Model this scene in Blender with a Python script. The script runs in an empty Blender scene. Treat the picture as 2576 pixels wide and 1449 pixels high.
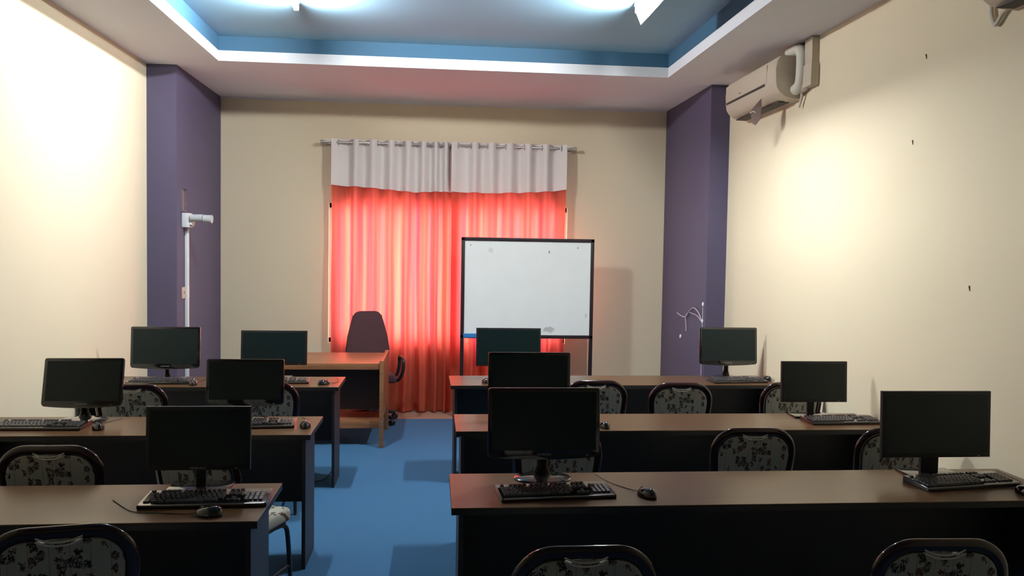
import bpy, bmesh, math, random
from mathutils import Vector, Matrix, noise
random.seed(7)
scene = bpy.context.scene
COL = scene.collection
PI = math.pi

# ------------------------------------------------------------------ materials
MATS = {}
def new_mat(name):
    m = bpy.data.materials.new(name); m.use_nodes = True
    nt = m.node_tree
    return m, nt, nt.nodes['Principled BSDF']

def pbr(name, col, rough=.6, spec=.5, metal=0.0, bump=0.0, bscale=60.0, var=0.0, vscale=4.0, coat=0.0):
    if name in MATS: return MATS[name]
    m, nt, b = new_mat(name)
    b.inputs['Base Color'].default_value = (*col, 1)
    b.inputs['Roughness'].default_value = rough
    b.inputs['Metallic'].default_value = metal
    b.inputs['Specular IOR Level'].default_value = spec
    b.inputs['Coat Weight'].default_value = coat
    tc = nt.nodes.new('ShaderNodeTexCoord')
    if var > 0:
        n = nt.nodes.new('ShaderNodeTexNoise'); n.inputs['Scale'].default_value = vscale; n.inputs['Detail'].default_value = 4
        nt.links.new(tc.outputs['Object'], n.inputs['Vector'])
        mx = nt.nodes.new('ShaderNodeMix'); mx.data_type = 'RGBA'
        mx.inputs[6].default_value = (*[c * (1 - var) for c in col], 1)
        mx.inputs[7].default_value = (*[min(1, c * (1 + var)) for c in col], 1)
        nt.links.new(n.outputs['Fac'], mx.inputs[0]); nt.links.new(mx.outputs[2], b.inputs['Base Color'])
    if bump > 0:
        n2 = nt.nodes.new('ShaderNodeTexNoise'); n2.inputs['Scale'].default_value = bscale; n2.inputs['Detail'].default_value = 3
        nt.links.new(tc.outputs['Object'], n2.inputs['Vector'])
        bp = nt.nodes.new('ShaderNodeBump'); bp.inputs['Strength'].default_value = bump; bp.inputs['Distance'].default_value = .01
        nt.links.new(n2.outputs['Fac'], bp.inputs['Height']); nt.links.new(bp.outputs['Normal'], b.inputs['Normal'])
    MATS[name] = m
    return m

def wood(name, dark, light, rough=.35, scale=1.0, axis='X'):
    if name in MATS: return MATS[name]
    m, nt, b = new_mat(name)
    tc = nt.nodes.new('ShaderNodeTexCoord'); mp = nt.nodes.new('ShaderNodeMapping')
    mp.inputs['Scale'].default_value = (1.2 * scale, 22 * scale, 22 * scale) if axis == 'X' else (22 * scale, 1.2 * scale, 22 * scale)
    nt.links.new(tc.outputs['Object'], mp.inputs['Vector'])
    n = nt.nodes.new('ShaderNodeTexNoise'); n.inputs['Scale'].default_value = 2.5; n.inputs['Detail'].default_value = 8; n.inputs['Distortion'].default_value = .6
    nt.links.new(mp.outputs['Vector'], n.inputs['Vector'])
    r = nt.nodes.new('ShaderNodeValToRGB')
    r.color_ramp.elements[0].position = .3; r.color_ramp.elements[0].color = (*dark, 1)
    r.color_ramp.elements[1].position = .7; r.color_ramp.elements[1].color = (*light, 1)
    nt.links.new(n.outputs['Fac'], r.inputs['Fac']); nt.links.new(r.outputs['Color'], b.inputs['Base Color'])
    b.inputs['Roughness'].default_value = rough; b.inputs['Specular IOR Level'].default_value = .38
    MATS[name] = m
    return m

def fabric_print(name):
    """grey-cream upholstery with dark brush-like characters in loose columns"""
    m, nt, b = new_mat(name)
    N, L = nt.nodes.new, nt.links.new
    tc = N('ShaderNodeTexCoord')
    cx = N('ShaderNodeCombineXYZ'); sp = N('ShaderNodeSeparateXYZ'); L(tc.outputs['Object'], sp.inputs[0])
    ad = N('ShaderNodeMath'); ad.operation = 'ADD'; L(sp.outputs['Z'], ad.inputs[0]); L(sp.outputs['Y'], ad.inputs[1])
    xs_ = N('ShaderNodeMath'); xs_.operation = 'MULTIPLY'; xs_.inputs[1].default_value = 1.25; L(sp.outputs['X'], xs_.inputs[0]); L(xs_.outputs[0], cx.inputs[0]); L(ad.outputs[0], cx.inputs[1])
    vo = N('ShaderNodeTexVoronoi'); vo.inputs['Scale'].default_value = 30; vo.inputs['Randomness'].default_value = .75; vo.distance = 'CHEBYCHEV'
    wn = N('ShaderNodeTexNoise'); wn.inputs['Scale'].default_value = 55; wn.inputs['Detail'].default_value = 1; L(cx.outputs[0], wn.inputs['Vector'])
    wm = N('ShaderNodeVectorMath'); wm.operation = 'MULTIPLY_ADD'; wm.inputs[1].default_value = (.035, .035, 0); L(wn.outputs['Color'], wm.inputs[0]); L(cx.outputs[0], wm.inputs[2])
    L(wm.outputs[0], vo.inputs['Vector'])
    # which cells carry a character, and how large it is
    sc = N('ShaderNodeSeparateColor'); L(vo.outputs['Color'], sc.inputs[0])
    siz = N('ShaderNodeMapRange'); siz.inputs[1].default_value = .1; siz.inputs[2].default_value = 1
    siz.inputs[3].default_value = .20; siz.inputs[4].default_value = .47; L(sc.outputs[0], siz.inputs[0])
    inside = N('ShaderNodeMath'); inside.operation = 'LESS_THAN'; L(vo.outputs['Distance'], inside.inputs[0]); L(siz.outputs[0], inside.inputs[1])
    # strokes: bands of two noises stretched across each other, like crossing brush strokes
    def strokes(sx, sy, th, wd):
        mp = N('ShaderNodeMapping'); mp.inputs['Scale'].default_value = (sx, sy, 1); mp.inputs['Rotation'].default_value = (0, 0, th); L(cx.outputs[0], mp.inputs[0])
        ns = N('ShaderNodeTexNoise'); ns.inputs['Scale'].default_value = 1; ns.inputs['Detail'].default_value = 1; ns.inputs['Distortion'].default_value = .5
        L(mp.outputs[0], ns.inputs['Vector'])
        su = N('ShaderNodeMath'); su.operation = 'SUBTRACT'; su.inputs[1].default_value = .5; L(ns.outputs['Fac'], su.inputs[0])
        ab = N('ShaderNodeMath'); ab.operation = 'ABSOLUTE'; L(su.outputs[0], ab.inputs[0])
        st = N('ShaderNodeMath'); st.operation = 'LESS_THAN'; st.inputs[1].default_value = wd; L(ab.outputs[0], st.inputs[0])
        return st
    s1 = strokes(55, 140, .35, .07); s2 = strokes(140, 55, .15, .065)
    st = N('ShaderNodeMath'); st.operation = 'MAXIMUM'; L(s1.outputs[0], st.inputs[0]); L(s2.outputs[0], st.inputs[1])
    ml = N('ShaderNodeMath'); ml.operation = 'MULTIPLY'; L(inside.outputs[0], ml.inputs[0]); L(st.outputs[0], ml.inputs[1])
    # faint woven column lines
    wv = N('ShaderNodeTexWave'); wv.bands_direction = 'X'; wv.inputs['Scale'].default_value = 4.3; L(cx.outputs[0], wv.inputs[0])
    wg = N('ShaderNodeMath'); wg.operation = 'GREATER_THAN'; wg.inputs[1].default_value = .992; L(wv.outputs['Fac'], wg.inputs[0])
    base = N('ShaderNodeMix'); base.data_type = 'RGBA'; base.inputs[6].default_value = (.36, .36, .31, 1); base.inputs[7].default_value = (.27, .24, .19, 1)
    L(wg.outputs[0], base.inputs[0])
    ink = N('ShaderNodeMix'); ink.data_type = 'RGBA'; ink.inputs[6].default_value = (.025, .02, .018, 1); ink.inputs[7].default_value = (.10, .045, .03, 1)
    L(sc.outputs[1], ink.inputs[0])
    fin = N('ShaderNodeMix'); fin.data_type = 'RGBA'; L(ml.outputs[0], fin.inputs[0]); L(base.outputs[2], fin.inputs[6]); L(ink.outputs[2], fin.inputs[7])
    L(fin.outputs[2], b.inputs['Base Color'])
    b.inputs['Roughness'].default_value = .85; b.inputs['Specular IOR Level'].default_value = .2
    return m

def curtain_mat(name, diff, trans, f=.5, weave=900):
    m = bpy.data.materials.new(name); m.use_nodes = True
    nt = m.node_tree; nt.nodes.clear()
    o = nt.nodes.new('ShaderNodeOutputMaterial'); d = nt.nodes.new('ShaderNodeBsdfDiffuse'); t = nt.nodes.new('ShaderNodeBsdfTranslucent')
    mx = nt.nodes.new('ShaderNodeMixShader'); mx.inputs[0].default_value = f
    d.inputs['Color'].default_value = (*diff, 1)
    tc = nt.nodes.new('ShaderNodeTexCoord'); mp = nt.nodes.new('ShaderNodeMapping'); mp.inputs['Scale'].default_value = (24, 0, .35)
    n = nt.nodes.new('ShaderNodeTexNoise'); n.inputs['Scale'].default_value = 1; n.inputs['Detail'].default_value = 4
    nt.links.new(tc.outputs['Object'], mp.inputs[0]); nt.links.new(mp.outputs[0], n.inputs['Vector'])
    rp = nt.nodes.new('ShaderNodeMapRange'); rp.inputs[1].default_value = .3; rp.inputs[2].default_value = .7; nt.links.new(n.outputs['Fac'], rp.inputs[0])
    cm = nt.nodes.new('ShaderNodeMix'); cm.data_type = 'RGBA'
    cm.inputs[6].default_value = (trans[0] * .68, trans[1] * .42, trans[2] * .95, 1); cm.inputs[7].default_value = (min(1, trans[0] * 1.05), trans[1] * 1.25, trans[2] * 1.05, 1)
    nt.links.new(rp.outputs[0], cm.inputs[0]); nt.links.new(cm.outputs[2], t.inputs['Color'])
    nt.links.new(d.outputs[0], mx.inputs[1]); nt.links.new(t.outputs[0], mx.inputs[2]); nt.links.new(mx.outputs[0], o.inputs[0])
    return m

def emit(name, col, s):
    m = bpy.data.materials.new(name); m.use_nodes = True
    nt = m.node_tree; nt.nodes.clear()
    o = nt.nodes.new('ShaderNodeOutputMaterial'); e = nt.nodes.new('ShaderNodeEmission')
    e.inputs[0].default_value = (*col, 1); e.inputs[1].default_value = s
    nt.links.new(e.outputs[0], o.inputs[0])
    return m

def glass_mat(name):
    m = bpy.data.materials.new(name); m.use_nodes = True
    nt = m.node_tree; nt.nodes.clear()
    o = nt.nodes.new('ShaderNodeOutputMaterial'); t = nt.nodes.new('ShaderNodeBsdfTransparent'); g = nt.nodes.new('ShaderNodeBsdfGlossy')
    g.inputs['Roughness'].default_value = .02
    t.inputs[0].default_value = (.93, .95, .95, 1)
    mx = nt.nodes.new('ShaderNodeMixShader'); mx.inputs[0].default_value = .07
    nt.links.new(t.outputs[0], mx.inputs[1]); nt.links.new(g.outputs[0], mx.inputs[2]); nt.links.new(mx.outputs[0], o.inputs[0])
    return m

def board_mat(name):
    """white enamel with faint marker ghosting and a grey wiped smudge low on the right"""
    m, nt, b = new_mat(name)
    N, L = nt.nodes.new, nt.links.new
    tc = N('ShaderNodeTexCoord')
    n = N('ShaderNodeTexNoise'); n.inputs['Scale'].default_value = 5; n.inputs['Detail'].default_value = 5; L(tc.outputs['Object'], n.inputs['Vector'])
    r = N('ShaderNodeValToRGB'); r.color_ramp.elements[0].position = .35; r.color_ramp.elements[0].color = (.85, .89, .885, 1)
    r.color_ramp.elements[1].position = .6; r.color_ramp.elements[1].color = (.87, .91, .905, 1); L(n.outputs['Fac'], r.inputs['Fac'])
    def spot(x, z, rx, rz, col, prev):
        mp = N('ShaderNodeMapping'); mp.vector_type = 'POINT'
        mp.inputs['Location'].default_value = (-x / rx, 0, -z / rz); mp.inputs['Scale'].default_value = (1 / rx, 0, 1 / rz)
        L(tc.outputs['Object'], mp.inputs[0])
        ln = N('ShaderNodeVectorMath'); ln.operation = 'LENGTH'; L(mp.outputs[0], ln.inputs[0])
        n2 = N('ShaderNodeTexNoise'); n2.inputs['Scale'].default_value = 30; L(tc.outputs['Object'], n2.inputs['Vector'])
        a = N('ShaderNodeMath'); a.operation = 'ADD'; L(ln.outputs['Value'], a.inputs[0]); L(n2.outputs['Fac'], a.inputs[1])
        mr = N('ShaderNodeMapRange'); mr.inputs[1].default_value = 1.1; mr.inputs[2].default_value = 1.5; mr.inputs[3].default_value = 1; mr.inputs[4].default_value = 0
        L(a.outputs[0], mr.inputs[0])
        mx = N('ShaderNodeMix'); mx.data_type = 'RGBA'; L(mr.outputs[0], mx.inputs[0]); L(prev, mx.inputs[6]); mx.inputs[7].default_value = (*col, 1)
        return mx.outputs[2]
    c = r.outputs['Color']
    c = spot(.23, -.43, .07, .035, (.55, .56, .54), c)
    c = spot(.22, .38, .012, .02, (.36, .38, .40), c)
    c = spot(-.39, .39, .03, .035, (.74, .77, .77), c)
    c = spot(.52, .43, .008, .012, (.3, .3, .3), c)
    c = spot(-.60, .44, .006, .014, (.3, .3, .3), c)
    c = spot(.62, -.28, .012, .03, (.66, .68, .66), c)
    L(c, b.inputs['Base Color']); b.inputs['Roughness'].default_value = .35; b.inputs['Specular IOR Level'].default_value = .4
    return m

M_CREAM = pbr('cream_paint', (.72, .63, .455), .75, .25, bump=.05, bscale=25, var=.02, vscale=1.5)
M_WHITE_CEIL = pbr('soffit_white_paint', (.68, .695, .73), .8, .2)
M_BLUE_CEIL = pbr('tray_blue_paint', (.25, .43, .56), .55, .3)
M_SHADE_BAND = pbr('tray_band_shade_blue', (.045, .12, .20), .6, .3)  # deeper blue stands in for shade on the tray's upright faces
M_PURPLE = pbr('purple_paint', (.085, .073, .130), .6, .35, bump=.05, bscale=25, var=.05, vscale=2)
M_CARPET = pbr('blue_carpet', (.050, .145, .275), .95, .1, bump=.6, bscale=260, var=.14, vscale=90)
M_TILE = pbr('beige_tile', (.33, .23, .165), .5, .4, var=.08, vscale=3)
M_DESKTOP = wood('brown_desk_laminate', (.090, .046, .021), (.102, .053, .025), .28)
M_DESKSIDE = pbr('dark_desk_laminate', (.022, .018, .020), .45, .4, var=.1, vscale=6)
M_EDGE = pbr('black_edge_band', (.012, .011, .012), .45, .4)
M_TEACH = wood('orange_brown_laminate', (.20, .09, .042), (.29, .135, .064), .34)
M_BLACK = pbr('black_gloss_plastic', (.009, .009, .010), .10, .6, coat=.6)
M_BLACKM = pbr('black_satin_plastic', (.014, .014, .016), .42, .45)
M_SCREEN = pbr('matte_dark_screen', (.006, .0155, .017), .34, .32)
M_KEYS = pbr('dark_key_plastic', (.040, .042, .046), .30, .6)
M_SILVER = pbr('silver_trim', (.30, .31, .33), .25, .5, metal=.8)
M_LOGO = pbr('grey_logo_print', (.32, .32, .32), .4)
M_FRAME = pbr('maroon_glossy_tube', (.022, .007, .008), .14, .45, coat=.5)
M_LEG = pbr('dark_chair_tube', (.016, .012, .014), .3, .5)
M_PRINT = fabric_print('calligraphy_print_fabric')
M_PIPING = pbr('cream_piping', (.62, .60, .52), .5)
M_OFFICE = pbr('maroon_grey_fabric', (.085, .042, .048), .9, .15, bump=.2, bscale=200)
M_RED = curtain_mat('red_curtain_cloth', (.50, .15, .085), (.90, .118, .09), .54)
M_HEAD = curtain_mat('white_curtain_header', (.78, .74, .72), (.5, .42, .4), .12)
M_STEEL = pbr('brushed_steel', (.55, .54, .52), .3, .5, metal=.9)
M_BFRAME = pbr('dark_board_frame', (.022, .014, .018), .4, .4)
M_BOARD = board_mat('white_board_enamel')
M_BLUEP = pbr('bright_blue_plastic', (.03, .22, .55), .4)
M_AC = pbr('aged_white_plastic', (.50, .43, .335), .45, .4)
M_SLOT = pbr('dark_vent_slot', (.03, .025, .02), .6)
M_TAG = pbr('brown_paper_tag', (.12, .075, .065), .7, .2, var=.15, vscale=20)
M_WHITEP = pbr('white_plastic', (.70, .72, .72), .4, .4)
M_GREYP = pbr('grey_plastic', (.42, .46, .50), .4, .4)
M_HOSE = pbr('wrapped_pipe_white', (.58, .55, .48), .6, .3, bump=.2, bscale=40)
M_WIRE = pbr('pale_wire', (.52, .42, .52), .5)
M_DARKCABLE = pbr('black_cable', (.012, .012, .014), .5)
M_ALU = pbr('window_aluminium', (.7, .7, .68), .4, .5)
M_GLASS = glass_mat('window_glass')
M_BULB = emit('lamp_glow', (.96, .985, 1.0), 1720)
M_BULB2 = emit('brighter_lamp_glow', (.96, .985, 1.0), 2050)

# ------------------------------------------------------------------ mesh builder
class MB:
    def __init__(self): self.bm = bmesh.new()
    def box(self, x0, x1, y0, y1, z0, z1, bevel=0.0, seg=2):
        r = bmesh.ops.create_cube(self.bm, size=1.0)
        vs = r['verts']
        for v in vs:
            v.co = Vector(((x0 + x1) / 2 + v.co.x * (x1 - x0), (y0 + y1) / 2 + v.co.y * (y1 - y0), (z0 + z1) / 2 + v.co.z * (z1 - z0)))
        if bevel > 0:
            es = list({e for v in vs for e in v.link_edges})
            bmesh.ops.bevel(self.bm, geom=es, offset=bevel, segments=seg, profile=.6, affect='EDGES', clamp_overlap=True)
        return self
    def tube(self, pts, r, segs=10, closed=False, r2=None, up=None, caps=True):
        """sweep along pts; r in the first frame direction, r2 in the second (an ellipse)"""
        pts = [Vector(p) for p in pts]; n = len(pts)
        rr = r if isinstance(r, (list, tuple)) else [r] * n
        rings = []; prev = None
        for i, p in enumerate(pts):
            if closed: t = (pts[(i + 1) % n] - pts[i - 1])
            elif i == 0: t = pts[1] - pts[0]
            elif i == n - 1: t = pts[-1] - pts[-2]
            else: t = (pts[i + 1] - pts[i]).normalized() + (pts[i] - pts[i - 1]).normalized()
            t.normalize()
            if up is not None: a = Vector(up) - t * t.dot(Vector(up))
            elif prev is None:
                a = Vector((0, 0, 1)) if abs(t.z) < .9 else Vector((1, 0, 0)); a = a - t * t.dot(a)
            else: a = prev - t * t.dot(prev)
            if a.length < 1e-6: a = t.orthogonal()
            a.normalize(); prev = a; bq = t.cross(a)
            q = rr[i] if r2 is None else r2
            rings.append([self.bm.verts.new(p + a * (q * math.cos(2 * PI * k / segs)) + bq * (rr[i] * math.sin(2 * PI * k / segs))) for k in range(segs)])
        m = n if closed else n - 1
        for i in range(m):
            A, B = rings[i], rings[(i + 1) % n]
            for k in range(segs):
                self.bm.faces.new((A[k], A[(k + 1) % segs], B[(k + 1) % segs], B[k]))
        if caps and not closed:
            self.bm.faces.new(rings[0][::-1]); self.bm.faces.new(rings[-1])
        return self
    def prism(self, poly, axis, a, b, bevel=0.0, seg=2):
        """poly: 2D outline; axis 'X','Y','Z' is the extrusion direction from a to b"""
        def P(u, v, w):
            return {'X': (w, u, v), 'Y': (u, w, v), 'Z': (u, v, w)}[axis]
        va = [self.bm.verts.new(P(u, v, a)) for u, v in poly]
        vb = [self.bm.verts.new(P(u, v, b)) for u, v in poly]
        fa = self.bm.faces.new(va); fb = self.bm.faces.new(vb[::-1])
        n = len(poly)
        for i in range(n): self.bm.faces.new((va[(i + 1) % n], va[i], vb[i], vb[(i + 1) % n]))
        if bevel > 0:
            bmesh.ops.bevel(self.bm, geom=list(fa.edges) + list(fb.edges), offset=bevel, segments=seg, profile=.6, affect='EDGES', clamp_overlap=True)
        return self
    def lathe(self, prof, c, segs=24, sx=1.0, sy=1.0):
        rings = []
        for r, z in prof:
            rings.append([self.bm.verts.new((c[0] + sx * r * math.cos(2 * PI * k / segs), c[1] + sy * r * math.sin(2 * PI * k / segs), c[2] + z)) for k in range(segs)])
        for A, B in zip(rings, rings[1:]):
            for k in range(segs): self.bm.faces.new((A[k], A[(k + 1) % segs], B[(k + 1) % segs], B[k]))
        self.bm.faces.new(rings[0][::-1]); self.bm.faces.new(rings[-1])
        return self
    def grid(self, f, nu, nv):
        vs = [[self.bm.verts.new(f(i / nu, j / nv)) for j in range(nv + 1)] for i in range(nu + 1)]
        for i in range(nu):
            for j in range(nv): self.bm.faces.new((vs[i][j], vs[i + 1][j], vs[i + 1][j + 1], vs[i][j + 1]))
        return self
    def xf(self, M):
        bmesh.ops.transform(self.bm, matrix=M, verts=self.bm.verts); return self
    def mesh(self, name, mat, smooth=True, angle=40):
        bmesh.ops.recalc_face_normals(self.bm, faces=self.bm.faces)
        me = bpy.data.meshes.new(name); self.bm.to_mesh(me); self.bm.free()
        me.materials.append(mat)
        if smooth:
            me.shade_smooth(); me.set_sharp_from_angle(angle=math.radians(angle))
        return me
    def build(self, name, mat, parent=None, smooth=True, angle=40):
        return link(name, self.mesh(name, mat, smooth, angle), parent)

def link(name, me, parent=None):
    o = bpy.data.objects.new(name, me); COL.objects.link(o)
    if parent is not None: o.parent = parent
    return o
def tag(o, label=None, cat=None, group=None, kind=None):
    if label: o['label'] = label
    if cat: o['category'] = cat
    if group: o['group'] = group
    if kind: o['kind'] = kind
    return o
def thing(name, label, cat, loc=(0, 0, 0), rz=0.0, group=None):
    o = bpy.data.objects.new(name, None); COL.objects.link(o); o.empty_display_size = .1
    o.location = loc; o.rotation_euler = (0, 0, rz)
    return tag(o, label, cat, group)
def struct(name, mb, mat, parent=None, smooth=False):
    o = mb.build(name, mat, parent, smooth=smooth)
    if parent is None: o['kind'] = 'structure'
    return o
def kids(o): return [c for c in bpy.data.objects if c.parent == o]
def copy_tree(o, parent=None):
    c = o.copy(); COL.objects.link(c)
    if parent is not None: c.parent = parent
    for ch in kids(o): copy_tree(ch, c)
    return c
def arc(cx, cz, r, a0, a1, n):
    return [(cx + r * math.cos(math.radians(a0 + (a1 - a0) * i / n)), cz + r * math.sin(math.radians(a0 + (a1 - a0) * i / n))) for i in range(n + 1)]
def smooth_path(pts, n=8):
    """Catmull-Rom through the points"""
    P = [Vector(p) for p in pts]; P = [P[0] * 2 - P[1]] + P + [P[-1] * 2 - P[-2]]; out = []
    for i in range(1, len(P) - 2):
        for k in range(n):
            t = k / n
            out.append(.5 * ((2 * P[i]) + (P[i + 1] - P[i - 1]) * t + (2 * P[i - 1] - 5 * P[i] + 4 * P[i + 1] - P[i + 2]) * t * t + (3 * P[i] - P[i - 1] - 3 * P[i + 1] + P[i + 2]) * t ** 3))
    out.append(P[-2]); return out
def interp(x, xs, ys):
    if x <= xs[0]: return ys[0]
    for i in range(len(xs) - 1):
        if x <= xs[i + 1]: return ys[i] + (ys[i + 1] - ys[i]) * (x - xs[i]) / (xs[i + 1] - xs[i])
    return ys[-1]

# ------------------------------------------------------------------ room
XL, XR, D, YB = -2.525, 2.73, 8.895, -5.5          # side walls, back wall, wall behind the viewer
HS, LIP, HT = 3.34, 3.428, 3.55                     # soffit, top of its lip, blue tray ceiling
TX0, TX1, TY0, TY1 = -1.858, 2.066, -3.5, 7.20        # tray opening
PXL, PXR, PY = -2.271, 2.546, 7.42                  # pillar faces
WX0, WX1, WZ0, WZ1 = -1.14, 1.45, .74, 2.25       # window opening
T = .18
struct('floor', MB().box(XL - T, XR + T, YB - T, D + T, -.2, -.008), M_TILE)
o = MB().box(XL + .001, XR - .001, YB + .001, 8.43, -.0075, 0).build('carpet', M_CARPET, smooth=False)
tag(o, 'blue carpet covering the floor up to the tiles below the red curtain', 'carpet')
struct('wall_left', MB().box(XL - T, XL, YB - T, D + T, -.2, 3.8), M_CREAM)
struct('wall_right', MB().box(XR, XR + T, YB - T, D + T, -.2, 3.8), M_CREAM)
struct('wall_front', MB().box(XL, XR, YB - T, YB, -.2, 3.8), M_CREAM)
b = MB()
b.box(XL, WX0, D, D + T, -.2, 3.8).box(WX1, XR, D, D + T, -.2, 3.8).box(WX0, WX1, D, D + T, -.2, WZ0).box(WX0, WX1, D, D + T, WZ1, 3.8)
struct('wall_back', b, M_CREAM)
b = MB()
b.box(XL, XR, TY1, D, HS, LIP).box(XL, XR, YB, TY0, HS, LIP).box(XL, TX0, TY0, TY1, HS, LIP).box(TX1, XR, TY0, TY1, HS, LIP)
struct('ceiling', b, M_WHITE_CEIL)
b = MB()
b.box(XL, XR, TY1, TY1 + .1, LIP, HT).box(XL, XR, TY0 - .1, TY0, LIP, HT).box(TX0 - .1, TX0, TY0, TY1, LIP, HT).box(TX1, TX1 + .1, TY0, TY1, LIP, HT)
struct('trim_1', b, M_SHADE_BAND)
struct('ceiling_tray', MB().box(XL, XR, YB, D, HT, 3.8), M_BLUE_CEIL)
# a thin cove bead where the back wall meets the soffit
struct('trim_2', MB().box(PXL, PXR, D - .014, D, HS - .016, HS), M_WHITE_CEIL)
struct('pillar_left', MB().box(XL, PXL, PY, D, -.008, HS), M_PURPLE)
struct('pillar_right', MB().box(PXR, XR, PY, D, -.008, HS), M_PURPLE)

win = struct('window_1', MB().box(WX0, WX1, D + .05, D + .10, WZ0, WZ0 + .05).box(WX0, WX1, D + .05, D + .10, WZ1 - .05, WZ1)
             .box(WX0, WX0 + .05, D + .05, D + .10, WZ0, WZ1).box(WX1 - .05, WX1, D + .05, D + .10, WZ0, WZ1)
             .box(.16 - .025, .16 + .025, D + .05, D + .10, WZ0, WZ1), M_ALU)
for a, c in ((WX0 + .05, .135), (.185, WX1 - .05)):
    MB().box(a, c, D + .072, D + .078, WZ0 + .05, WZ1 - .05).build('glass', M_GLASS, win, smooth=False)

# ------------------------------------------------------------------ ceiling lamps
def lamp(x, y, label, added_baffle=False):
    t = thing('ceiling_lamp', label, 'lamp', (x, y, HT), 0, 'tube lamps in the blue ceiling tray')
    MB().box(-.022, .022, -.19, .19, -.030, 0, .004).build('batten', M_WHITEP, t)
    for s in (-1, 1):
        MB().box(-.018, .018, s * .172 - .012, s * .172 + .012, -.082, -.026, .006).build('tube_holder', M_WHITEP, t)
    MB().tube([(0, -.162, -.058), (0, .162, -.058)], .019, 20).build('tube', M_BULB2 if added_baffle else M_BULB, t)
    if added_baffle:  # added strip that keeps this lamp's light off the upper right wall
        b = MB(); b.prism([(.021, -.012), (.023, -.010), (.070, -.110), (.068, -.112)], 'Y', -.34, .34)
        o = b.build('added_baffle', M_WHITEP, t, smooth=False); o['label'] = 'slanted strip added to block light on one side'
    return t
lamp(-1.02, 5.90, 'glowing white tube lamp on the ceiling above the left desks')
lamp(1.42, 5.60, 'glowing white tube lamp on the ceiling above the right desks', True)

# ------------------------------------------------------------------ curtains
CY = 8.79
TRL = [-.936, -.765, -.568, -.387, -.21, -.058, .053, .159]
TRR = [.33, .501, .695, .898, 1.093, 1.28]
def phase_nodes(x0, x1, tr, tail=-PI * .1):
    xs, ph = [x0], [PI * .15]
    for i, t in enumerate(tr):
        if i: xs.append((tr[i - 1] + t) / 2); ph.append(2 * PI * i)
        xs.append(t); ph.append(2 * PI * i + PI)
    xs.append(x1); ph.append(2 * PI * len(tr) + tail)
    return xs, ph
def fold(x, z, xs, ph, seed):
    p = interp(x, xs, ph)
    k = min(1, max(0, (2.6 - z) / 2.2))            # folds relax towards the floor
    a = .045 * (1 + .3 * k)
    q = p + k * (1.1 * noise.noise(Vector((x * 1.7 + seed, z * .5, 0))))
    y = -a * math.cos(q) - k * .020 * math.cos(2.3 * q + 2 * noise.noise(Vector((x * 2 + seed, z * .7, 5))))
    return y + k * .012 * noise.noise(Vector((x * 9 + seed, z * 1.1, 2)))
def curtain(x0, x1, tr, hx, hz, label, seed, ybias, tail=-PI * .1):
    xs, ph = phase_nodes(x0, x1, tr, tail)
    t = thing('curtain', label, 'curtain', (0, 0, 0), 0, 'red curtains with white headers')
    nx = int((x1 - x0) / .012)
    def body(u, v):
        z = .012 + v * (2.905 - .012); x = x0 + u * (x1 - x0)
        xx = x + .012 * noise.noise(Vector((z * 1.3, seed, x * 2)))
        return (xx, CY + ybias + fold(x, z, xs, ph, seed) + .004, z)
    MB().grid(body, nx, 46).build('red_drape', M_RED, t, angle=180)
    def head(u, v):
        x = x0 - .004 + u * (x1 - x0 + .008); x = min(max(x, x0 - .004), x1 + .002); zb = interp(x, hx, hz) + .006 * noise.noise(Vector((x * 6, seed, 0))); z = zb + v * (2.92 - zb)
        return (x, CY + ybias + fold(x, z, xs, ph, seed) - .008 - .006 * (1 - v), z)
    hd = MB().grid(head, nx, 12).build('white_header', M_HEAD, t, angle=180)
    # rings where the cloth crosses the rod
    cross = []
    for a, c in zip(list(zip(xs, ph)), list(zip(xs, ph))[1:]):
        for m in range(0, 40):
            tgt = PI / 2 + PI * m
            if a[1] < tgt <= c[1]: cross.append(a[0] + (c[0] - a[0]) * (tgt - a[1]) / (c[1] - a[1]))
    for x in cross:
        MB().tube([(x, CY + ybias + .028 * math.cos(2 * PI * k / 16), 2.882 + .028 * math.sin(2 * PI * k / 16)) for k in range(16)], .006, 6, closed=True).build('grommet', M_STEEL, hd)
    return t
curtain(-1.098, .226, TRL, [-1.098, -.6, -.238, .0, .22], [2.433, 2.405, 2.374, 2.383, 2.384], 'red curtain with white header covering the left half of the window', 1.3, .012, -PI * .75)
curtain(.168, 1.407, TRR, [.19, .4, .66, 1.05, 1.416], [2.386, 2.384, 2.382, 2.402, 2.434], 'red curtain with white header behind the whiteboard', 7.9, -.012)
t = thing('curtain_rod', 'thin steel rod carrying the red curtains', 'curtain rod', (0, CY, 2.884))
MB().tube([(-1.185, 0, 0), (1.49, 0, 0)], .0135, 14).build('rod', M_STEEL, t)
for x in (-1.20, 1.505):
    MB().tube([(x - .02, 0, 0), (x + .02, 0, 0)], .019, 14).build('finial', M_STEEL, t)
for x in (-1.15, .215, 1.455):
    MB().box(x - .008, x + .008, 0, D - CY - .004, -.008, .008).box(x - .02, x + .02, D - CY - .010, D - CY, -.035, .035).build('bracket', M_STEEL, t, smooth=False)

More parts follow.
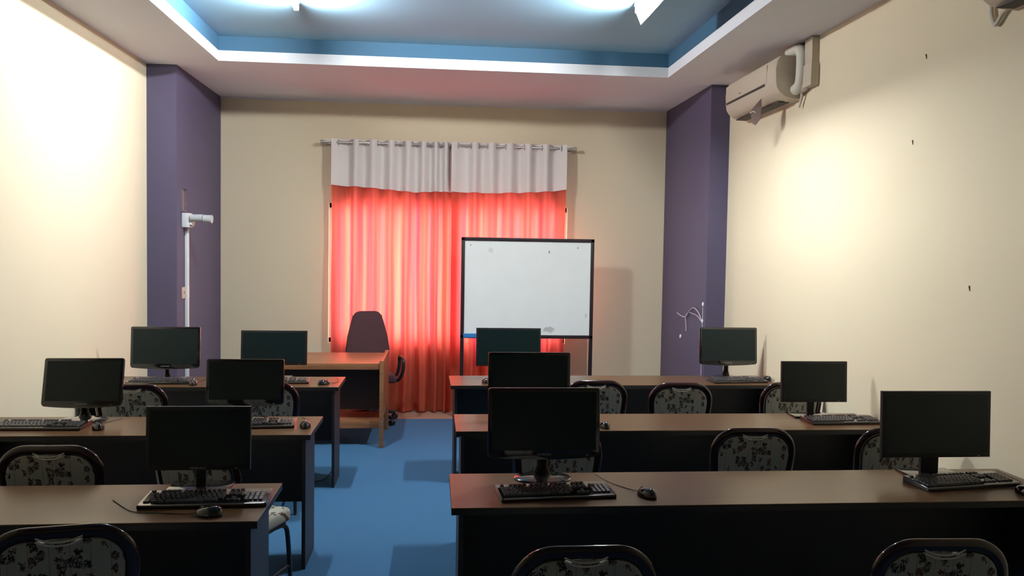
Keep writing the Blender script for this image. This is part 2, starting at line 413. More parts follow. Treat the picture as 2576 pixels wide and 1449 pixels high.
# ------------------------------------------------------------------ whiteboard
BX0, BX1, BZ0, BZ1, BY = .271, 1.662, .852, 1.899, 8.40
cx, cz = (BX0 + BX1) / 2, (BZ0 + BZ1) / 2
t = thing('whiteboard', 'wiped whiteboard in a dark frame on legs, standing before the red curtain', 'whiteboard', (cx, BY, 0))
hw = (BX1 - BX0) / 2
p = MB().box(-hw + .02, hw - .02, -.006, .012, -(BZ1 - BZ0) / 2 + .02, (BZ1 - BZ0) / 2 - .02).build('writing_surface', M_BOARD, t, smooth=False); p.location = (0, 0, cz)
MB().box(-hw, hw, -.016, .02, BZ1 - .036, BZ1, .004).build('frame_rail', M_BFRAME, t)
MB().box(-hw, hw, -.016, .02, BZ0, BZ0 + .036, .004).build('frame_rail', M_BFRAME, t)
for s in (-1, 1):
    MB().box(s * hw - (.037 if s > 0 else 0), s * hw + (.037 if s < 0 else 0), -.016, .02, .03, BZ1 - .002, .004).build('post', M_BFRAME, t)
    f = MB().box(s * hw - s * .037 - .001, s * hw + .001, -.26, .26, .0, .034, .008) if s < 0 else MB().box(hw - .037, hw, -.26, .26, 0, .034, .008)
    f.build('foot', M_BFRAME, t)
MB().box(-hw + .037, hw - .037, -.01, .016, .30, .335, .004).build('crossbar', M_BFRAME, t)
o = MB().box(-hw + .030, -hw + .34, -.040, -.016, BZ0 + .008, BZ0 + .05, .003).build('pen_ledge', M_BLUEP, t); o['label'] = 'bright blue strip'

# ------------------------------------------------------------------ teacher's desk and office chair
t = thing('teacher_desk', 'orange-brown wooden desk before the red curtain', 'desk', (-1.03, 7.575, 0))
MB().box(-.58, .555, -.39, .39, .695, .75, .004).build('desk_top', M_TEACH, t)
for s, x in ((-1, -.60), (1, .575)):
    b = MB(); b.box(x - .018, x + .018, -.40, -.34, 0, .775, .003).box(x - .018, x + .018, .34, .40, 0, .775, .003).box(x - .014, x + .014, -.34, .34, .26, .772, .003)
    b.build('side_panel', M_TEACH, t)
MB().box(-.58, .555, -.16, -.14, .30, .695).build('modesty_panel', pbr('dark_brown_panel', (.05, .024, .018), .55), t, smooth=False)
b = MB(); b.box(-.58, .555, -.30, .12, .205, .225).box(-.58, .555, -.32, -.30, .16, .225, .002)
b.build('lower_shelf', M_TEACH, t)

t = thing('office_chair', 'high-backed dark maroon office chair behind the wooden desk', 'office chair', (-.625, 8.28, 0), math.radians(14))
b = MB()
outl = [(-.19, .50), (-.215, .60), (-.225, .72), (-.205, .85), (-.175, .97), (-.15, 1.06)] + [(x - .0, z) for x, z in arc(-.075, 1.045, .072, 165, 90, 5)]
outl = outl + [(-x, z) for x, z in reversed(outl)]
b.prism(outl, 'Y', -.035, .035, .024, 3)
b.xf(Matrix.Translation((0, .17, 0)) @ Matrix.Rotation(math.radians(-7), 4, 'X') )
b.build('backrest', M_OFFICE, t)
MB().box(-.21, .21, -.27, .20, .43, .51, .035, 3).build('seat', M_OFFICE, t)
for s in (-1, 1):
    pth = smooth_path([(s * .20, .13, .44), (s * .27, .10, .45), (s * .295, .06, .56), (s * .29, .02, .655), (s * .285, -.12, .665), (s * .285, -.20, .64), (s * .28, -.19, .53), (s * .25, -.12, .44), (s * .20, -.08, .44)], 6)
    MB().tube(pth, .017, 10).build('armrest', M_BLACKM, t)
MB().tube([(0, 0, .11), (0, 0, .44)], .028, 14).build('column', M_BLACKM, t)
MB().box(-.03, .03, .12, .235, .40, .43).tube([(0, .21, .41), (0, .245, .62)], .02, 8).build('back_bracket', M_BLACKM, t)
base = MB()
for k in range(5):
    a = 2 * PI * k / 5 + .35
    base.tube([(0, 0, .115), (.14 * math.cos(a), .14 * math.sin(a), .10), (.27 * math.cos(a), .27 * math.sin(a), .075)], [.032, .024, .018], 8)
base = base.build('star_base', M_BLACKM, t)
for k in range(5):
    a = 2 * PI * k / 5 + .35; c = Vector((.275 * math.cos(a), .275 * math.sin(a), .028)); d = Vector((-math.sin(a), math.cos(a), 0))
    MB().tube([c - d * .022, c - d * .005], .028, 14).tube([c + d * .005, c + d * .022], .028, 14).tube([c + Vector((0, 0, .0)), c + Vector((0, 0, .06))], .009, 8).build('caster', M_BLACKM, base)

# ------------------------------------------------------------------ computer desks
def desk(x0, x1, yf, yr, label, open_end, rz=0.0, nmid=0):
    """a long laminate desk; open_end is the end on the aisle (-1: its x0 end, +1: its x1 end)"""
    ox = x0 if open_end < 0 else x1
    t = thing('computer_desk', label, 'desk', (ox, yf, 0), rz, 'rows of long computer desks')
    a, c, d = x0 - ox, x1 - ox, yr - yf
    o = MB().box(a, c, 0, d, .7445, .75, .001, 1).build('desk_top', M_DESKTOP, t)
    MB().box(a, c, -.0012, d + .0012, .722, .7445).build('edge_band', M_EDGE, t, smooth=False)
    ins = .03
    xs = [a + ins, c - ins - .02] + [a + (c - a) * (i + 1) / (nmid + 1) for i in range(nmid)]
    for x in xs:
        MB().box(x, x + .02, .03, .36, 0, .722, .001, 1).build('end_panel', M_DESKSIDE, t)
    MB().box(a + ins + .02, c - ins - .02, .345, .36, .28, .722).build('modesty_panel', M_DESKSIDE, t, smooth=False)
    return t
desk(-2.50, -.636, 3.005, 3.495, 'long brown computer desk nearest the viewer, left of the aisle', 1)
desk(-2.50, -.655, 4.41, 4.90, 'middle of the three long brown desks along the left wall', 1)
desk(-2.50, -.686, 5.95, 6.43, 'long brown computer desk farthest from the viewer, left of the aisle', 1)
desk(.076, 2.70, 3.125, 3.615, 'long brown computer desk nearest the viewer, right of the aisle', -1)
desk(.128, 2.70, 4.476, 4.953, 'middle of the three long brown desks along the right wall', -1)
desk(.130, 2.70, 6.02, 6.50, 'long brown computer desk in front of the whiteboard', -1, math.radians(.9))

# ------------------------------------------------------------------ stacking chairs
def chair_proto():
    t = thing('stacking_chair', 'x', 'chair', (0, 0, 0))
    def tilt(x, z): return (x, -.165 - .16 * (z - .45), z)
    # pad outline with a scooped hand-hold in the top edge
    L = [(-.150, .435), (-.160, .50), (-.172, .60), (-.182, .70), (-.184, .735)] + arc(-.094, .744, .090, 180, 90, 8)
    L += [(-.075, .834), (-.058, .830), (-.035, .821), (0, .8175)]
    outl = L + [(-x, z) for x, z in reversed(L[:-1])]
    b = MB(); b.prism(outl, 'Y', -.017, .017, .010, 3)
    for v in b.bm.verts: v.co.y += -.165 - .16 * (v.co.z - .45)
    b.build('back_pad', M_PRINT, t)
    b = MB()
    for dz, dy in ((.010, -.016), (.000, -.018)):
        b.tube([(x, -.165 - .16 * (.83 - .45) + dy, z + dz) for x, z in smooth2([(-.066, .8355), (-.05, .8285), (-.028, .821), (0, .8185), (.028, .821), (.05, .8285), (.066, .8355)])], .0032, 6)
    b.build('piping', M_PIPING, t)
    P = [(-.172, .43), (-.183, .52), (-.196, .64), (-.203, .72)] + arc(-.093, .746, .110, 180, 90, 10)
    P = P + [(-x, z) for x, z in reversed(P)]
    MB().tube([tilt(x, z) for x, z in P], .0235, 14, r2=.014, up=(0, 1, .16)).build('back_frame', M_FRAME, t)
    b = MB().box(-.215, .215, -.20, .225, .405, .475, .03, 4)
    b.build('seat', M_PRINT, t)
    MB().tube(smooth2([(-.19, -.17, .40), (-.19, .15, .40), (-.15, .20, .40), (.15, .20, .40), (.19, .15, .40), (.19, -.17, .40)]), .011, 8).build('seat_frame', M_LEG, t)
    for s in (-1, 1):
        MB().tube(smooth_path([(s * .172, -.163, .45), (s * .18, -.155, .38), (s * .195, -.20, .18), (s * .205, -.25, .004)], 5), .0115, 8).build('leg', M_LEG, t)
        MB().tube(smooth_path([(s * .19, .10, .40), (s * .195, .19, .385), (s * .20, .215, .30), (s * .205, .235, .004)], 5), .0115, 8).build('leg', M_LEG, t)
        MB().tube([(s * .196, -.21, .15), (s * .203, .224, .18)], .008, 8).build('stretcher', M_LEG, t)
    return t
def smooth2(p):
    return [tuple(v) for v in smooth_path([tuple(q) + ((0,) if len(q) == 2 else ()) for q in p], 5)] if len(p[0]) == 3 else [(v.x, v.y) for v in smooth_path([(q[0], q[1], 0) for q in p], 5)]
CH = [  # x, y of the backrest's top, turn, label, group
 (.460, 2.35, 0, 'patterned chair at the nearest right desk, beside the aisle', 'chairs at the nearest desks'),
 (1.594, 2.354, -2, 'patterned chair at the nearest right desk, toward the right wall', 'chairs at the nearest desks'),
 (-1.149, 2.60, 11, 'patterned chair turned slightly at the nearest left desk', 'chairs at the nearest desks'),
 (.623, 3.95, 0, 'patterned chair mostly hidden behind the monitor at the nearest right desk aisle end', 'chairs at the middle desks'),
 (1.630, 3.95, 0, 'patterned chair standing alone in plain view at the middle right desk', 'chairs at the middle desks'),
 (2.40, 3.95, 0, 'patterned chair at the middle right desk, against the right wall', 'chairs at the middle desks'),
 (-1.658, 3.66, 0, 'patterned chair at the middle left desk, toward the left wall', 'chairs at the middle desks'),
 (-1.060, 3.70, -22, 'patterned chair turned toward the aisle behind the nearest left monitor', 'chairs at the middle desks'),
 (1.117, 5.47, 0, 'patterned chair at the desk before the whiteboard, nearest the aisle', 'chairs at the farthest desks'),
 (1.688, 5.37, 0, 'middle of the three patterned chairs at the desk before the whiteboard', 'chairs at the farthest desks'),
 (2.490, 5.40, 0, 'patterned chair at the desk before the whiteboard, against the right wall', 'chairs at the farthest desks'),
 (-1.909, 5.31, 0, 'patterned chair at the farthest left desk, toward the left wall', 'chairs at the farthest desks'),
 (-1.100, 5.39, 0, 'patterned chair at the farthest left desk, near the aisle', 'chairs at the farthest desks'),
]
proto = chair_proto()
for i, (x, y, a, lab, grp) in enumerate(CH):
    c = proto if i == 0 else copy_tree(proto)
    a = math.radians(a)
    # the backrest's top edge sits at local y = -.235
    c.location = (x - .235 * math.sin(a), y + .235 * math.cos(a), 0); c.rotation_euler = (0, 0, a)
    tag(c, lab, 'chair', grp)

# ------------------------------------------------------------------ monitors
_tc = bpy.data.curves.new('logo_text', 'FONT'); _tc.body = 'SAMSUNG'; _tc.size = .0125; _tc.align_x = 'CENTER'; _tc.extrude = .0004; _tc.space_character = 1.12
_to = bpy.data.objects.new('logo_text', _tc); COL.objects.link(_to)
bpy.context.view_layer.update()
LOGO = bpy.data.meshes.new_from_object(_to.evaluated_get(bpy.context.evaluated_depsgraph_get()))
LOGO.transform(Matrix.Rotation(PI / 2, 4, 'X')); LOGO.materials.clear(); LOGO.materials.append(M_LOGO)
bpy.data.objects.remove(_to)

def outline(w, h, r, bow):
    """screen outline in x,z with rounded corners and a bottom edge that bows down"""
    p = arc(w / 2 - r, h - r, r, 0, 90, 4) + arc(-w / 2 + r, h - r, r, 90, 180, 4) + arc(-w / 2 + r * 1.6, r * 1.6, r * 1.6, 180, 260, 5)
    n = 10
    for i in range(1, n):
        u = i / n; x = (-w / 2 + r * 1.6) + u * (w - 3.2 * r); p.append((x, -bow * (1 - (2 * u - 1) ** 2)))
    return p + arc(w / 2 - r * 1.6, r * 1.6, r * 1.6, 280, 360, 5)
def monitor(x, y, w, z0, z1, kind, label, rz=0, tilt=4, logo=True, roll=0, base='round', neck=.04, z=.75):
    t = thing('monitor', label, 'monitor', (x, y, z), math.radians(rz), 'black desktop monitors')
    h = z1 - z0; e = z0 - z
    M = Matrix.Translation((0, -.035, e)) @ Matrix.Rotation(math.radians(-tilt), 4, 'X') @ Matrix.Rotation(math.radians(roll), 4, 'Y')
    if kind == 'round': o = outline(w, h, .012, .010); ins = .017; chin = .030
    else: o = [(w / 2, 0), (w / 2, h), (-w / 2, h), (-w / 2, 0)]; ins = .014; chin = .020
    case = MB().prism(o, 'Y', 0, .022, .003, 2).prism([(px * .8, .05 + pz * .78) for px, pz in o], 'Y', .022, .045, .008, 2).xf(M).build('casing', M_BLACK if kind == 'round' else M_BLACKM, t)
    s = MB().box(-w / 2 + ins, w / 2 - ins, -.0008, .004, chin, h - ins).xf(M).build('screen', M_SCREEN, t, smooth=False)
    if logo:
        l = link('logo', LOGO, case); l.matrix_local = M @ Matrix.Translation((0, -.0012, chin - .021 if kind == 'round' else .005)); l['label'] = 'light grey lettering'
    if kind == 'round':
        MB().tube([(0, .025, .012), (0, .020, e * .55), (0, .006, e + .10)], [neck * .95, neck * .55, neck * .6], 12, r2=.014, up=(0, 1, 0)).build('stand_neck', M_BLACK, t)
    else:
        MB().box(-neck, neck, .012, .032, .008, e + .12, .003).build('stand_neck', M_BLACKM, t)
    if base == 'round':
        MB().lathe([(.0, 0), (.125, 0), (.128, .004), (.122, .009), (.06, .014), (.02, .016)], (0, .005, 0), 40, 1.0, .72).build('stand_base', M_BLACK, t)
    else:
        MB().box(-.125, .125, -.05, .085, 0, .012, .004).build('stand_base', M_BLACK, t)
    MB().box(w / 2 - .06, w / 2 - .05, -.0012, .001, .006, .009).xf(M).build('power_light', M_LOGO, case, smooth=False)
    return t
monitor(.474 * 3.49 / 3.40, 3.52, .482 * 3.485 / 3.4, .855, 1.158, 'round', 'glossy black monitor at the aisle end of the nearest right desk', neck=.046)
monitor(2.300, 3.515, .525, .842, 1.146, 'rect', 'flat-cornered black monitor on the nearest right desk, near the right wall', logo=False, base='rect', neck=.043, tilt=2)
monitor(.570, 4.80, .492, .857, 1.155, 'round', 'black monitor at the aisle end of the middle right desk', logo=False)
monitor(2.365, 4.85, .424, .848, 1.102, 'rect', 'small black monitor on the middle right desk, near the right wall', logo=False, base='rect', neck=.022, tilt=3)
monitor(.582, 6.31, .507, .860, 1.158, 'rect', 'black monitor directly in front of the whiteboard', logo=False, base='rect', neck=.03)
monitor(2.400, 6.435, .482, .863, 1.165, 'round', 'black monitor on the farthest right desk, before the right pillar', neck=.036)
monitor(-.955, 3.42, .416, .838, 1.098, 'rect', 'very dark monitor on the nearest left desk', logo=True, base='rect', neck=.02)
monitor(-1.985, 4.80, .428, .838, 1.112, 'round', 'tilted-back black monitor on the middle left desk, by the left wall', tilt=13, rz=2)
monitor(-1.085, 4.815, .438, .842, 1.106, 'round', 'black monitor on the middle left desk, near the aisle', logo=False)
monitor(-2.005, 6.30, .502, .840, 1.149, 'round', 'black monitor on the farthest left desk, before the left pillar', neck=.03)
monitor(-1.214, 6.33, .494, .860, 1.123, 'rect', 'black monitor on the farthest left desk, beside the wooden desk', logo=False, base='rect')

# ------------------------------------------------------------------ keyboards
def keyboard_meshes():
    def sl(v):                                     # wedge: the rear is higher
        v.co.z += .011 * max(0, (v.co.y + .08) / .16)
    b = MB().box(-.226, .226, -.082, .082, .0, .017, .005, 3)
    for v in b.bm.verts:
        if v.co.z > .008: sl(v)
    case = b.mesh('keyboard_case', M_BLACK)
    b = MB()
    rows = [(.058, 1), (.028, 0), (.009, 0), (-.010, 0), (-.029, 0), (-.048, 2)]
    def key(x0, x1, yc):
        vs0 = len(b.bm.verts)
        b.box(x0 + .0012, x1 - .0012, yc - .0082, yc + .0082, .0165, .0235)
        b.bm.verts.ensure_lookup_table()
        for v in b.bm.verts[vs0:]:
            if v.co.z > .02: v.co.x += (-.0018 if v.co.x > (x0 + x1) / 2 else .0018); v.co.y += (-.0012 if v.co.y > yc else .0012)
            sl(v)
    for yc, k in rows:
        if k == 1:
            x = -.212; key(x, x + .018, yc); x += .036
            for g in range(3):
                for _ in range(4): key(x, x + .018, yc); x += .018
                x += .010
        elif k == 2:
            x = -.212
            for wd in (.025, .025, .025, .110, .025, .025, .025): key(x, x + wd, yc); x += wd
        else:
            x = -.212; off = {.028: .018, .009: .027, -.010: .032, -.029: .041}[yc]
            key(x, x + off, yc); x += off
            while x + .018 < .052: key(x, x + .018, yc); x += .018
            key(x, .066, yc)
        if k == 0 and yc > 0 or k == 1:
            for i in range(3): key(.074 + .018 * i, .092 + .018 * i, yc)
        if k == 2:
            for i in range(3): key(.074 + .018 * i, .092 + .018 * i, yc)
        if yc == -.029: key(.092, .110, yc)
        if k != 1:
            for i in range(4): key(.138 + .018 * i, .156 + .018 * i, yc)
    keys = b.mesh('keyboard_keys', M_KEYS, smooth=False)
    b = MB().box(-.218, .218, -.0835, -.0775, .010, .0175, .002)
    return case, keys, b.mesh('keyboard_front_strip', M_SILVER)
KC, KK, KS = keyboard_meshes()
def keyboard(x, y, rz, label, strip=False, s=1.0, z=.75):
    t = thing('keyboard', label, 'keyboard', (x, y, z), math.radians(rz), 'black computer keyboards'); t.scale = (s, 1.0, 1.0)
    kc = link('casing', KC, t); link('keys', KK, t)
    if strip: o = link('front_strip', KS, kc); o['label'] = 'silver front strip'
    return t
keyboard(-.880, 3.245, 2, 'black keyboard on the nearest left desk, behind a mouse', True, 1.06)
keyboard(.508, 3.285, 5, 'black keyboard on the nearest right desk, at the aisle end', True, 1.06)
keyboard(2.352, 3.372, 8, 'black keyboard askew on the nearest right desk, near the right wall', False, 1.06)
keyboard(2.475, 4.685, 3, 'black keyboard on the middle right desk, near the right wall')
keyboard(2.405, 6.215, 6, 'black keyboard on the farthest right desk, before the right pillar')
keyboard(-2.130, 4.615, -1, 'black keyboard on the middle left desk, against the left wall', False, 1.05)
keyboard(-1.000, 4.640, 4, 'black keyboard on the middle left desk, near the aisle', True)
keyboard(-1.990, 6.130, 1, 'black keyboard on the farthest left desk, before the left pillar')
keyboard(-1.150, 6.150, 4, 'black keyboard on the farthest left desk, beside the wooden desk', True)

# ------------------------------------------------------------------ mice
def mouse_meshes():
    b = MB()
    def f(u, v):
        a = u * 2 * PI; k = v * PI / 2
        y = .054 * math.sin(a) * math.cos(k) ** .6; x = .031 * math.cos(a) * math.cos(k) ** .7 * (1 - .12 * (y / .054) ** 2)
        return (x, y, .003 + .034 * math.sin(k) * (1 - .25 * (y / .054)))
    b.grid(f, 28, 9)
    bmesh.ops.remove_doubles(b.bm, verts=b.bm.verts, dist=.0004)
    es = [e for e in b.bm.edges if e.is_boundary]
    r = bmesh.ops.extrude_edge_only(b.bm, edges=es)
    for v in [g for g in r['geom'] if isinstance(g, bmesh.types.BMVert)]: v.co.z = 0; v.co.x *= .94; v.co.y *= .96
    bmesh.ops.contextual_create(b.bm, geom=[e for e in b.bm.edges if e.is_boundary])
    body = b.mesh('mouse_body', M_BLACK, angle=60)
    wh = MB().tube([(-.0035, .030, .0255), (.0035, .030, .0255)], .009, 16).mesh('mouse_wheel', M_KEYS)
    return body, wh
MBODY, MWHEEL = mouse_meshes()
def mouse(x, y, rz, label, cable, z=.75):
    """cable: points on the desk, relative to the mouse, in room directions"""
    t = thing('mouse', label, 'mouse', (x, y, z), math.radians(rz), 'black computer mice')
    link('body', MBODY, t); link('scroll_wheel', MWHEEL, t)
    a = math.radians(-rz); R = Matrix.Rotation(a, 3, 'Z')
    pts = [Vector((0, .050, .008))] + [R @ Vector((dx, dy, .0022)) for dx, dy in cable]
    MB().tube(smooth_path(pts, 8), .0016, 6).build('cable', M_DARKCABLE, t)
    return t
mouse(-.826, 3.075, 78, 'black mouse in front of the keyboard on the nearest left desk', [(-.10, .02), (-.2, .035), (-.30, .06), (-.42, .2)])
mouse(-1.815, 4.575, 30, 'black mouse on the middle left desk, right of the keyboard at the wall', [(-.035, .10), (-.02, .17), (.03, .26)])
mouse(-.712, 4.60, 8, 'black mouse at the aisle corner of the middle left desk', [(-.01, .10), (-.03, .2), (-.06, .27)])
mouse(-1.735, 6.045, 4, 'black mouse right of the keyboard before the left pillar', [(.0, .10), (.02, .2), (.05, .33)])
mouse(-.806, 6.06, -40, 'black mouse at the aisle corner of the farthest left desk', [(.07, .07), (.09, .15), (.06, .3)])
mouse(.885, 3.245, 25, 'black mouse beside the keyboard on the nearest right desk, aisle end', [(-.05, .10), (-.10, .18), (-.13, .26), (-.15, .34)])
mouse(2.535, 3.215, 0, 'black mouse on the nearest right desk, against the right wall', [(.0, .08), (.06, .1), (.12, .2), (.13, .35)])
mouse(.982, 4.56, 10, 'black mouse at the aisle end of the middle right desk', [(-.02, .1), (-.06, .2), (-.1, .3)])
mouse(.398, 6.155, 0, 'black mouse on the desk in front of the whiteboard', [(0, .1), (.02, .2), (.05, .3)])
mouse(2.682, 6.29, 10, 'black mouse at the right wall on the farthest right desk', [(-.02, .09), (-.05, .15), (-.1, .2)])

# ------------------------------------------------------------------ air conditioners on the right wall
def aircon(y0, y1, label, zb=2.93):
    t = thing('air_conditioner', label, 'air conditioner', (XR, (y0 + y1) / 2, zb), 0, 'wall air conditioners')
    h = (y1 - y0) / 2
    pr = [(0, .325), (-.15, .325), (-.185, .315), (-.208, .285), (-.216, .22), (-.216, .13), (-.208, .085), (-.185, .05), (-.14, .018), (-.08, .004), (0, 0)]
    b = MB(); P = [(x, z) for x, z in pr]
    va = [b.bm.verts.new((x, -h, z)) for x, z in P]; vb = [b.bm.verts.new((x, h, z)) for x, z in P]
    fa = b.bm.faces.new(va); fb = b.bm.faces.new(vb[::-1]); n = len(P)
    for i in range(n): b.bm.faces.new((va[(i + 1) % n], va[i], vb[i], vb[(i + 1) % n]))
    bmesh.ops.bevel(b.bm, geom=list(fa.edges) + list(fb.edges), offset=.014, segments=2, profile=.6, affect='EDGES', clamp_overlap=True)
    b.build('housing', M_AC, t, angle=30)
    MB().box(-.2195, -.205, -h + .20, h - .03, .128, .146, .002).build('air_slot', M_SLOT, t)
    fp = MB().box(-.219, -.212, -h + .17, h - .015, .15, .285, .003).build('front_panel', M_AC, t)
    MB().box(-.2205, -.214, h - .36, h - .32, .172, .178).build('badge', M_SLOT, fp, smooth=False)
    b = MB().box(-.13, -.04, -h + .14, h - .04, -.001, .006); b.build('outlet_flap', M_SLOT, t, smooth=False)
    return t, h
ac, h = aircon(5.90, 6.955, 'aged white air conditioner beside the right pillar with a brown tag')
MB().tube(smooth_path([(-.06, -h + .08, .07), (-.06, -h - .04, .075), (-.06, -h - .085, .12), (-.058, -h - .09, .24), (-.055, -h - .07, .33), (-.05, -h + .02, .372), (-.05, -h + .14, .375)], 6), .042, 14).build('wrapped_pipe', M_HOSE, ac)
MB().tube(smooth_path([(-.04, -h - .02, .06), (-.035, -h - .05, .03), (-.03, -h - .03, -.01), (-.03, -h + .0, -.06)], 6), .009, 8).build('drain_hose', M_HOSE, ac)
t = thing('pipe_trunking', 'beige pipe trunking on the right wall beside the air conditioner', 'trunking', (XR, 5.72, 2.98))
MB().box(-.065, 0, -.075, .065, .005, .17, .012).build('elbow_cover', M_AC, t)
MB().box(-.055, 0, -.06, .06, .17, .355, .006).build('duct', M_AC, t)
MB().tube(smooth_path([(-.035, .05, .03), (-.035, .12, .015), (-.035, .165, .03)], 5), .03, 12).build('bend', M_AC, t)
t = thing('paper_tag', 'brown paper tag hanging from the air conditioner', 'tag', (2.505, 6.22, 2.94), math.radians(-58))
b = MB(); b.prism([(.03, .045), (-.045, -.035), (-.052, -.06), (-.035, -.145), (-.01, -.160), (.042, -.115), (.045, -.02)], 'Y', -.0015, .0015, 0)
for v in b.bm.verts: v.co.y += .012 * math.sin(v.co.z * 20)
b.build('tag_sheet', M_TAG, t, smooth=False)
MB().tube([(-.022 + .026 * math.cos(a), -.011 + .012 * math.sin((-.072 + .018 * math.sin(a)) * 20), -.072 + .018 * math.sin(a)) for a in [math.radians(20 + 10 * i) for i in range(15)]], .0028, 6).build('pale_emblem', M_HOSE, t)
ac2, h2 = aircon(2.62, 3.66, 'aged white air conditioner high on the right wall, nearest the viewer')
MB().tube(smooth_path([(-.02, h2 - .03, .03), (-.018, h2 + .05, .02), (-.018, h2 + .11, -.03), (-.018, h2 + .135, .0), (-.018, h2 + .15, .06), (-.018, h2 + .13, .11), (-.02, h2 + .02, .13)], 7), .011, 8).build('hose_loop', M_HOSE, ac2)

# ------------------------------------------------------------------ small things on walls and pillars
t = thing('security_camera', 'white box with a pale cylindrical camera on the left pillar', 'security camera', (PXL, 7.62, 1.99))
MB().box(0, .062, -.062, .062, -.065, .065, .008).build('mount_box', M_WHITEP, t)
MB().prism([(-.05, -.04), (-.05, .04), (-.02, .055), (.02, .055), (.05, .03), (.05, -.03), (.02, -.055), (-.02, -.055)], 'X', .062, .085, .004).build('collar', M_WHITEP, t)
MB().tube([(.08, -.05, .02), (.185, -.055, .022)], .033, 16).build('arm', M_GREYP, t)
MB().tube([(.185, -.055, .016), (.19, -.055, .016), (.265, -.06, .012)], [.02, .035, .037], 18).build('camera_head', M_GREYP, t)
t = thing('wall_bracket', 'narrow metal bracket on the left pillar above the camera', 'bracket', (PXL, 7.60, 2.17))
MB().box(0, .018, -.065, -.055, -.10, .10).build('side_flange', M_STEEL, t, smooth=False)
MB().box(0, .004, -.055, .06, -.10, .10).build('back_plate', pbr('tarnished_plate', (.12, .08, .075), .6), t, smooth=False)
MB().box(0, .018, -.055, .06, .094, .10).build('top_flange', M_SLOT, t, smooth=False)
for z in (-.04, -.092):
    MB().tube([(.004, .04, z), (.012, .04, z)], .008, 10).build('screw', M_STEEL, t)
o = MB().box(PXL, PXL + .028, 7.648, 7.692, .0, 1.915, .004).build('wall_conduit', M_WHITEP)
tag(o, 'white vertical conduit running down the left pillar', 'conduit')
t = thing('wall_socket', 'beige socket half hidden behind the white conduit', 'socket', (PXL, 7.675, 1.333))
MB().box(0, .010, -.125, -.03, -.052, .052, .003).box(0, .010, .022, .085, -.052, .052, .003).build('plate', pbr('beige_socket_plastic', (.55, .42, .35), .5), t)
MB().box(.010, .0125, -.085, -.072, -.006, .012).build('pin_hole', M_SLOT, t, smooth=False)

FX = PXR - .008
t = thing('loose_wires', 'tangle of pale loose wires on the right pillar', 'wires', (FX, 7.8, 1.1))
def wire(p): return smooth_path([(x, y - 7.8, z - 1.1) for x, y, z in p], 7)
MB().tube(wire([(-.02, 8.225, 1.150), (-.012, 8.12, 1.128), (-.008, 7.98, 1.128), (-.008, 7.85, 1.20), (-.01, 7.72, 1.234), (-.008, 7.58, 1.20), (0, 7.50, 1.12)]), .0055, 6).build('wire', M_WIRE, t)
MB().tube(wire([(-.006, 7.90, 1.175), (-.012, 7.965, 1.13), (-.010, 7.955, 1.06), (-.008, 7.945, .985)]), .005, 6).build('wire', M_WIRE, t)
MB().tube(wire([(-.006, 7.86, 1.180), (-.008, 7.74, 1.175), (-.006, 7.62, 1.165), (0, 7.52, 1.12)]), .004, 6).build('wire', M_WIRE, t)
o = MB().tube([(FX + .003, 7.492, .02), (FX + .003, 7.487, .7), (FX + .003, 7.484, 1.3)], .005, 6).build('surface_cable', M_WIRE)
tag(o, 'thin pale cable clipped vertically near the right pillar edge', 'cable')
for y, z, lab in ((8.164, .909, 'small white plug low on the right pillar, nearest the back wall'), (7.492, 1.124, 'small white clip where loose wires meet the pillar cable'), (7.484, 1.285, 'small white clip at the top of the pillar cable'), (7.50, .745, 'small white clip just above the farthest right desk')):
    t = thing('cable_clip', lab, 'clip', (PXR, y, z), 0, 'white clips on the right pillar')
    MB().lathe([(.004, 0), (.02, .001), (.022, .006), (.016, .012), (.004, .014)], (0, 0, 0), 14, 1.0, 1.0).xf(Matrix.Rotation(-PI / 2, 4, 'Y')).build('body', M_WHITEP, t)
for y, z, lab in ((4.36, 2.885, 'tiny dark mark high on the right wall between the air conditioners'), (4.46, 2.42, 'tiny dark mark midway up the right wall'), (3.91, 1.605, 'tiny dark mark on the right wall above the nearest monitor')):
    o = MB().tube([(XR + .001, y, z - .014), (XR - .003, y + .003, z + .012)], .0035, 6).build('wall_nail', M_SLOT)
    tag(o, lab, 'nail', 'small dark marks on the right wall')
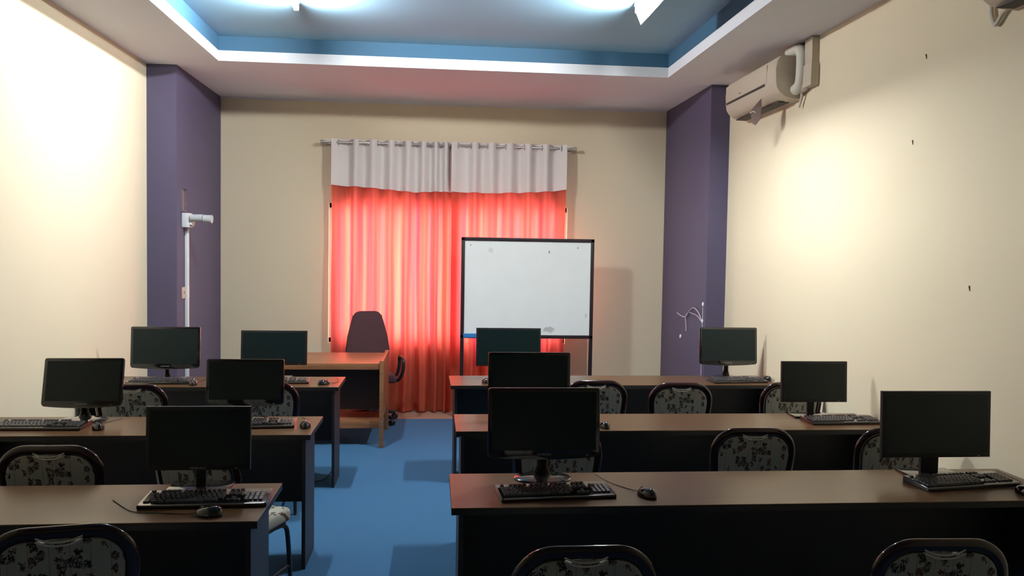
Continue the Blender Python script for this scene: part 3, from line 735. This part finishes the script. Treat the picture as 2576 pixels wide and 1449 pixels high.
o = MB().tube(smooth_path([(-.735, 6.33, .62), (-.733, 6.34, .40), (-.735, 6.30, .16), (-.80, 6.20, .014), (-.95, 6.10, .006)], 7), .0035, 6).build('hanging_cable', M_DARKCABLE)
tag(o, 'thin black cable drooping to the carpet under the farthest left desk', 'cable')

# ------------------------------------------------------------------ daylight behind the window
w = bpy.data.worlds.new('daylight'); scene.world = w; w.use_nodes = True
bg = w.node_tree.nodes['Background']; bg.inputs[0].default_value = (1.0, .97, .92, 1); bg.inputs[1].default_value = 12.5
pl = bpy.data.lights.new('window_portal', 'AREA'); pl.shape = 'RECTANGLE'; pl.size = WX1 - WX0; pl.size_y = WZ1 - WZ0; pl.cycles.is_portal = True
po = bpy.data.objects.new('window_portal', pl); COL.objects.link(po); po.location = ((WX0 + WX1) / 2, D + T + .01, (WZ0 + WZ1) / 2); po.rotation_euler = (-PI / 2, 0, 0)

# ------------------------------------------------------------------ camera
f, yaw, pitch, roll, hc = 2040.05, .0953, .0441, .0166, 1.75
Rx = Vector((math.cos(yaw), -math.sin(yaw), 0))
Fw = Vector((math.sin(yaw) * math.cos(pitch), math.cos(yaw) * math.cos(pitch), -math.sin(pitch)))
Up = Vector((math.sin(yaw) * math.sin(pitch), math.cos(yaw) * math.sin(pitch), math.cos(pitch)))
c, s = math.cos(roll), math.sin(roll)
right = Rx * c + Up * s; up = Up * c - Rx * s
cd = bpy.data.cameras.new('camera'); cd.sensor_width = 36; cd.sensor_fit = 'HORIZONTAL'; cd.lens = f / 2576 * 36; cd.clip_start = .05
co = bpy.data.objects.new('camera', cd); COL.objects.link(co)
m = Matrix.Identity(4)
for i in range(3): m[i][0] = right[i]; m[i][1] = up[i]; m[i][2] = -Fw[i]
m.translation = Vector((0, 0, hc)); co.matrix_world = m
scene.camera = co

vs = scene.view_settings
scene.display_settings.display_device = 'sRGB'
vs.view_transform = 'Standard'; vs.look = 'None'; vs.gamma = 1; vs.use_curve_mapping = False
vs.exposure = 0.0
scene.cycles.max_bounces = 7; scene.cycles.diffuse_bounces = 4; scene.cycles.transparent_max_bounces = 8
scene.cycles.use_denoising = True
